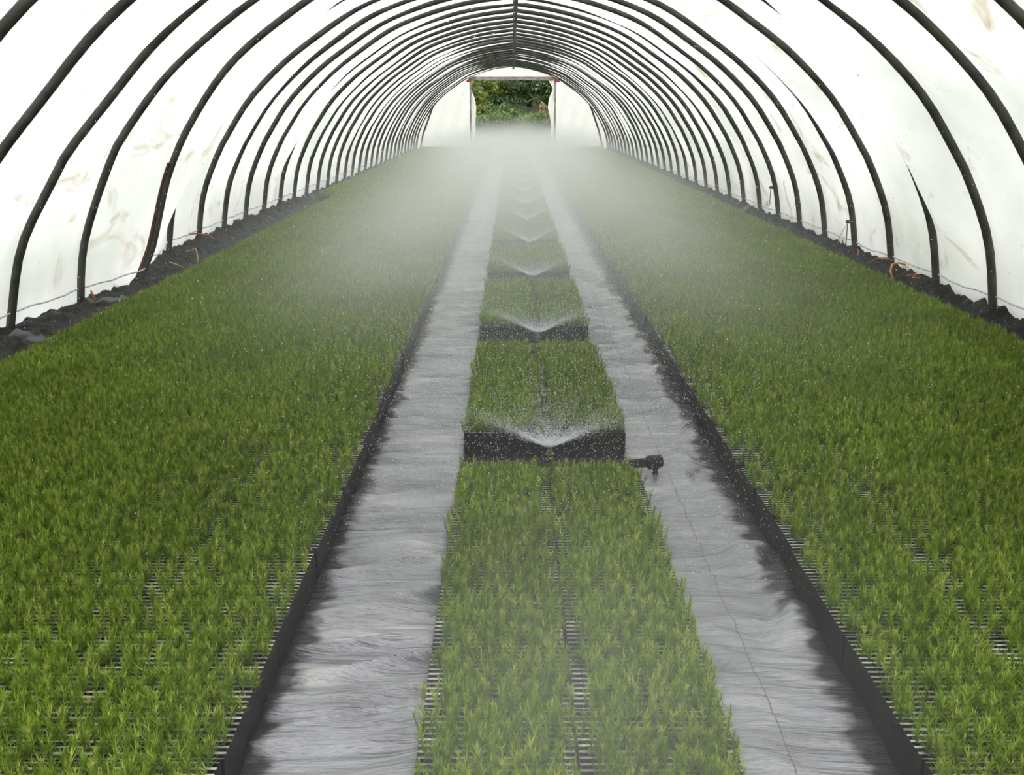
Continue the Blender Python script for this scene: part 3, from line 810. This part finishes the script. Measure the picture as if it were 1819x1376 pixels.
def shrub(x, y, rx, rz, mat, seed, label, n=1500, size=0.11, conical=False, name='shrub', cat='shrub'):
    root = bpy.data.objects.new(name, None); C.objects.link(root); root.location = (x, y, hill_z(y) - 0.05)
    tag(root, label, cat, 'shrubs on the hillside')
    v, f = leaf_cloud(seed, n, rx, rx, rz, size, conical)
    obj('foliage', mesh_np('foliage', v, f, mat), root)
    b = MB()
    if conical: b.tube([(0, 0, -0.1), (0, 0, rz * 1.7)], [0.12, 0.02], 7)
    else:
        for k in range(4):
            a = k * 1.7 + seed; b.tube([(0, 0, -0.1), (0.25 * rx * math.cos(a), 0.25 * rx * math.sin(a), rz * 0.4), (0.5 * rx * math.cos(a), 0.5 * rx * math.sin(a), rz * 0.85)], [0.05, 0.035, 0.012], 6)
    b.build('stem', M_bark, root, True)
shrub(0.75, 47.5, 1.5, 1.9, M_leaf_dark, 3, 'dark conifer seen through the right half of the doorway', 3600, 0.13, True, 'conifer', 'tree')
shrub(-1.6, 46.5, 0.8, 1.15, M_leaf_olive, 11, 'olive shrub at the left edge of the doorway', 1500)
shrub(-0.85, 44.5, 0.6, 0.7, M_leaf_green, 12, 'low green shrub left of the conifer, behind the doorway', 1200)
shrub(1.75, 46.5, 0.6, 1.3, M_leaf_green, 13, 'green shrub at the right edge of the doorway', 1300)
shrub(0.3, 44.3, 0.9, 0.55, M_leaf_green, 14, 'low green shrub in front of the dark conifer', 1400)
shrub(-0.9, 51.0, 0.9, 0.8, M_leaf_dry, 15, 'dry tan shrub higher on the hillside, left of the conifer', 1300)
shrub(-2.0, 52.5, 1.1, 1.3, M_leaf_green, 16, 'green shrub behind the olive one', 1500)
shrub(1.25, 45.2, 0.3, 0.5, M_leaf_dry, 17, 'thin dry shrub in front of the conifer, toward the right', 250)
shrub(-0.55, 54.5, 1.2, 1.2, M_leaf_dark, 18, 'dark shrub at the top of the doorway, left of the conifer', 1600)
shrub(-1.1, 48.2, 0.8, 0.95, M_leaf_olive, 20, 'olive shrub just left of the dark conifer', 1500)
shrub(-0.35, 45.6, 0.6, 0.5, M_leaf_green, 21, 'low rounded green shrub below the conifer, toward the left', 1200)
shrub(1.2, 44.2, 0.6, 0.5, M_leaf_green, 22, 'low rounded green shrub below the conifer, toward the right', 1200)
shrub(-1.7, 55.5, 1.0, 1.2, M_leaf_olive, 23, 'olive shrub high on the slope at the upper left of the doorway', 1500)
shrub(2.4, 52.0, 1.3, 1.4, M_leaf_olive, 19, 'olive shrub behind the right edge of the doorway', 1500)

# ------------------------------------------------------------------ falling drops and mist
g = np.random.default_rng(21)
def drops(n, sx0, y0, y1, z1, r0, r1, power=1.0):
    y = y0 + (y1 - y0) * g.random(n) ** power
    x = g.normal(0.14, sx0, n) ; z = 0.06 + (z1 - 0.06) * g.random(n) ** 1.3
    P = np.c_[x, y, z]; P = P[(np.abs(x) < 2.7) & ((np.abs(x) < 1.7) | (z < 1.3))]
    return P, g.uniform(r0, r1, len(P))
A = [drops(45000, 0.55, 2.7, 9.0, 0.8, 0.0005, 0.0011, 1.1), drops(20000, 1.4, 3.0, 16.0, 1.5, 0.0008, 0.0016, 1.0), drops(1500, 1.8, 4, 26.0, 2.0, 0.0016, 0.0034, 0.9)]
P = np.vstack([a[0] for a in A]); R = np.concatenate([a[1] for a in A])
v, f = octa(P, R, 1.7)
o = obj('water_droplets', mesh_np('water_droplets', v, f, M_water))
tag(o, 'fine white water drops falling through the air over the beds', 'water drops', kind='stuff')

def mist_mat():
    m = bpy.data.materials.new('mist'); m.use_nodes = True
    n, l = m.node_tree.nodes, m.node_tree.links
    n.remove(n['Principled BSDF']); out = n['Material Output']
    vs_ = n.new('ShaderNodeVolumeScatter'); vs_.inputs['Color'].default_value = (0.995, 0.995, 1.0, 1); vs_.inputs['Anisotropy'].default_value = 0.15
    t = n.new('ShaderNodeTexCoord'); s = n.new('ShaderNodeSeparateXYZ'); l.new(t.outputs['Object'], s.inputs[0])
    def M(op, a, b=None, c=None):
        q = n.new('ShaderNodeMath'); q.operation = op
        for i, w in enumerate((a, b, c)):
            if w is None: continue
            if isinstance(w, (int, float)): q.inputs[i].default_value = w
            else: l.new(w, q.inputs[i])
        return q.outputs[0]
    x, y, z = s.outputs['X'], s.outputs['Y'], s.outputs['Z']
    dx = M('SUBTRACT', x, 0.14)
    width = M('MULTIPLY_ADD', y, 0.055, 0.80)                       # plumes drift together down the tunnel
    gx = M('EXPONENT', M('MULTIPLY', M('POWER', M('ABSOLUTE', M('DIVIDE', dx, width)), 2.0), -1.0))
    top = M('MULTIPLY_ADD', gx, 0.32, 0.46)                          # domed: higher over the sprinklers
    nz = n.new('ShaderNodeTexNoise'); nz.inputs['Scale'].default_value = 0.9; nz.inputs['Detail'].default_value = 2; l.new(t.outputs['Object'], nz.inputs['Vector'])
    zz = M('DIVIDE', z, M('MULTIPLY', top, M('MULTIPLY_ADD', nz.outputs['Fac'], 0.9, 0.6)))
    gz = M('EXPONENT', M('MULTIPLY', M('POWER', M('MAXIMUM', zz, 0.0), 4.0), -1.0))
    dens = M('MULTIPLY', M('MULTIPLY', M('ADD', gx, 0.2), gz), M('MULTIPLY_ADD', nz.outputs['Fac'], 0.9, 0.55))
    far = n.new('ShaderNodeMapRange'); far.inputs['From Min'].default_value = 4.5; far.inputs['From Max'].default_value = 11.0
    far.inputs['To Min'].default_value = 0.012; far.inputs['To Max'].default_value = 0.19
    l.new(y, far.inputs['Value'])
    # plume of the sprinkler just in front of the nearest block
    def G(v, w): return M('EXPONENT', M('MULTIPLY', M('POWER', M('ABSOLUTE', M('DIVIDE', v, w)), 2.0), -1.0))
    plume = M('MULTIPLY', M('MULTIPLY', G(M('SUBTRACT', y, 1.75), 0.6), G(dx, 0.42)), M('MULTIPLY', G(M('SUBTRACT', z, 0.2), 0.35), 0.22))
    # fine spray drifting down over the beds on both sides of the strip
    sd = n.new('ShaderNodeMapRange'); sd.interpolation_type = 'SMOOTHSTEP'
    for q_, w_ in zip(('From Min', 'From Max', 'To Min', 'To Max'), (3.6, 7.2, 0.0, 0.17)): sd.inputs[q_].default_value = w_
    l.new(y, sd.inputs['Value'])
    se = n.new('ShaderNodeMapRange'); se.interpolation_type = 'SMOOTHSTEP'
    for q_, w_ in zip(('From Min', 'From Max', 'To Min', 'To Max'), (9.0, 16.0, 1.0, 0.45)): se.inputs[q_].default_value = w_
    l.new(y, se.inputs['Value'])
    lobes = M('ADD', G(M('ADD', x, 0.95), 0.62), M('MULTIPLY', G(M('SUBTRACT', x, 1.3), 0.58), 0.8))
    drift = M('MULTIPLY', M('MULTIPLY', lobes, M('MULTIPLY', sd.outputs[0], se.outputs[0])), M('MULTIPLY', G(M('SUBTRACT', z, 0.2), 0.42), M('MULTIPLY_ADD', nz.outputs['Fac'], 1.6, 0.2)))
    l.new(M('ADD', M('ADD', M('MULTIPLY', dens, far.outputs[0]), plume), drift), vs_.inputs['Density'])
    l.new(vs_.outputs[0], out.inputs['Volume'])
    return m
b = MB(); sec = [(-2.95, 0.02), (2.95, 0.02), (2.8, 0.9), (2.1, 1.75), (-2.1, 1.75), (-2.75, 0.9)]
b.add([(x, y, z) for y in (0.9, 35.7) for x, z in sec], [(0, 1, 2, 3, 4, 5), (11, 10, 9, 8, 7, 6)] + [(i, i + 6, (i + 1) % 6 + 6, (i + 1) % 6) for i in range(6)])
o = b.build('mist', mist_mat())
tag(o, 'white sprinkler mist hanging over the middle beds and filling the far doorway', 'mist', kind='stuff')
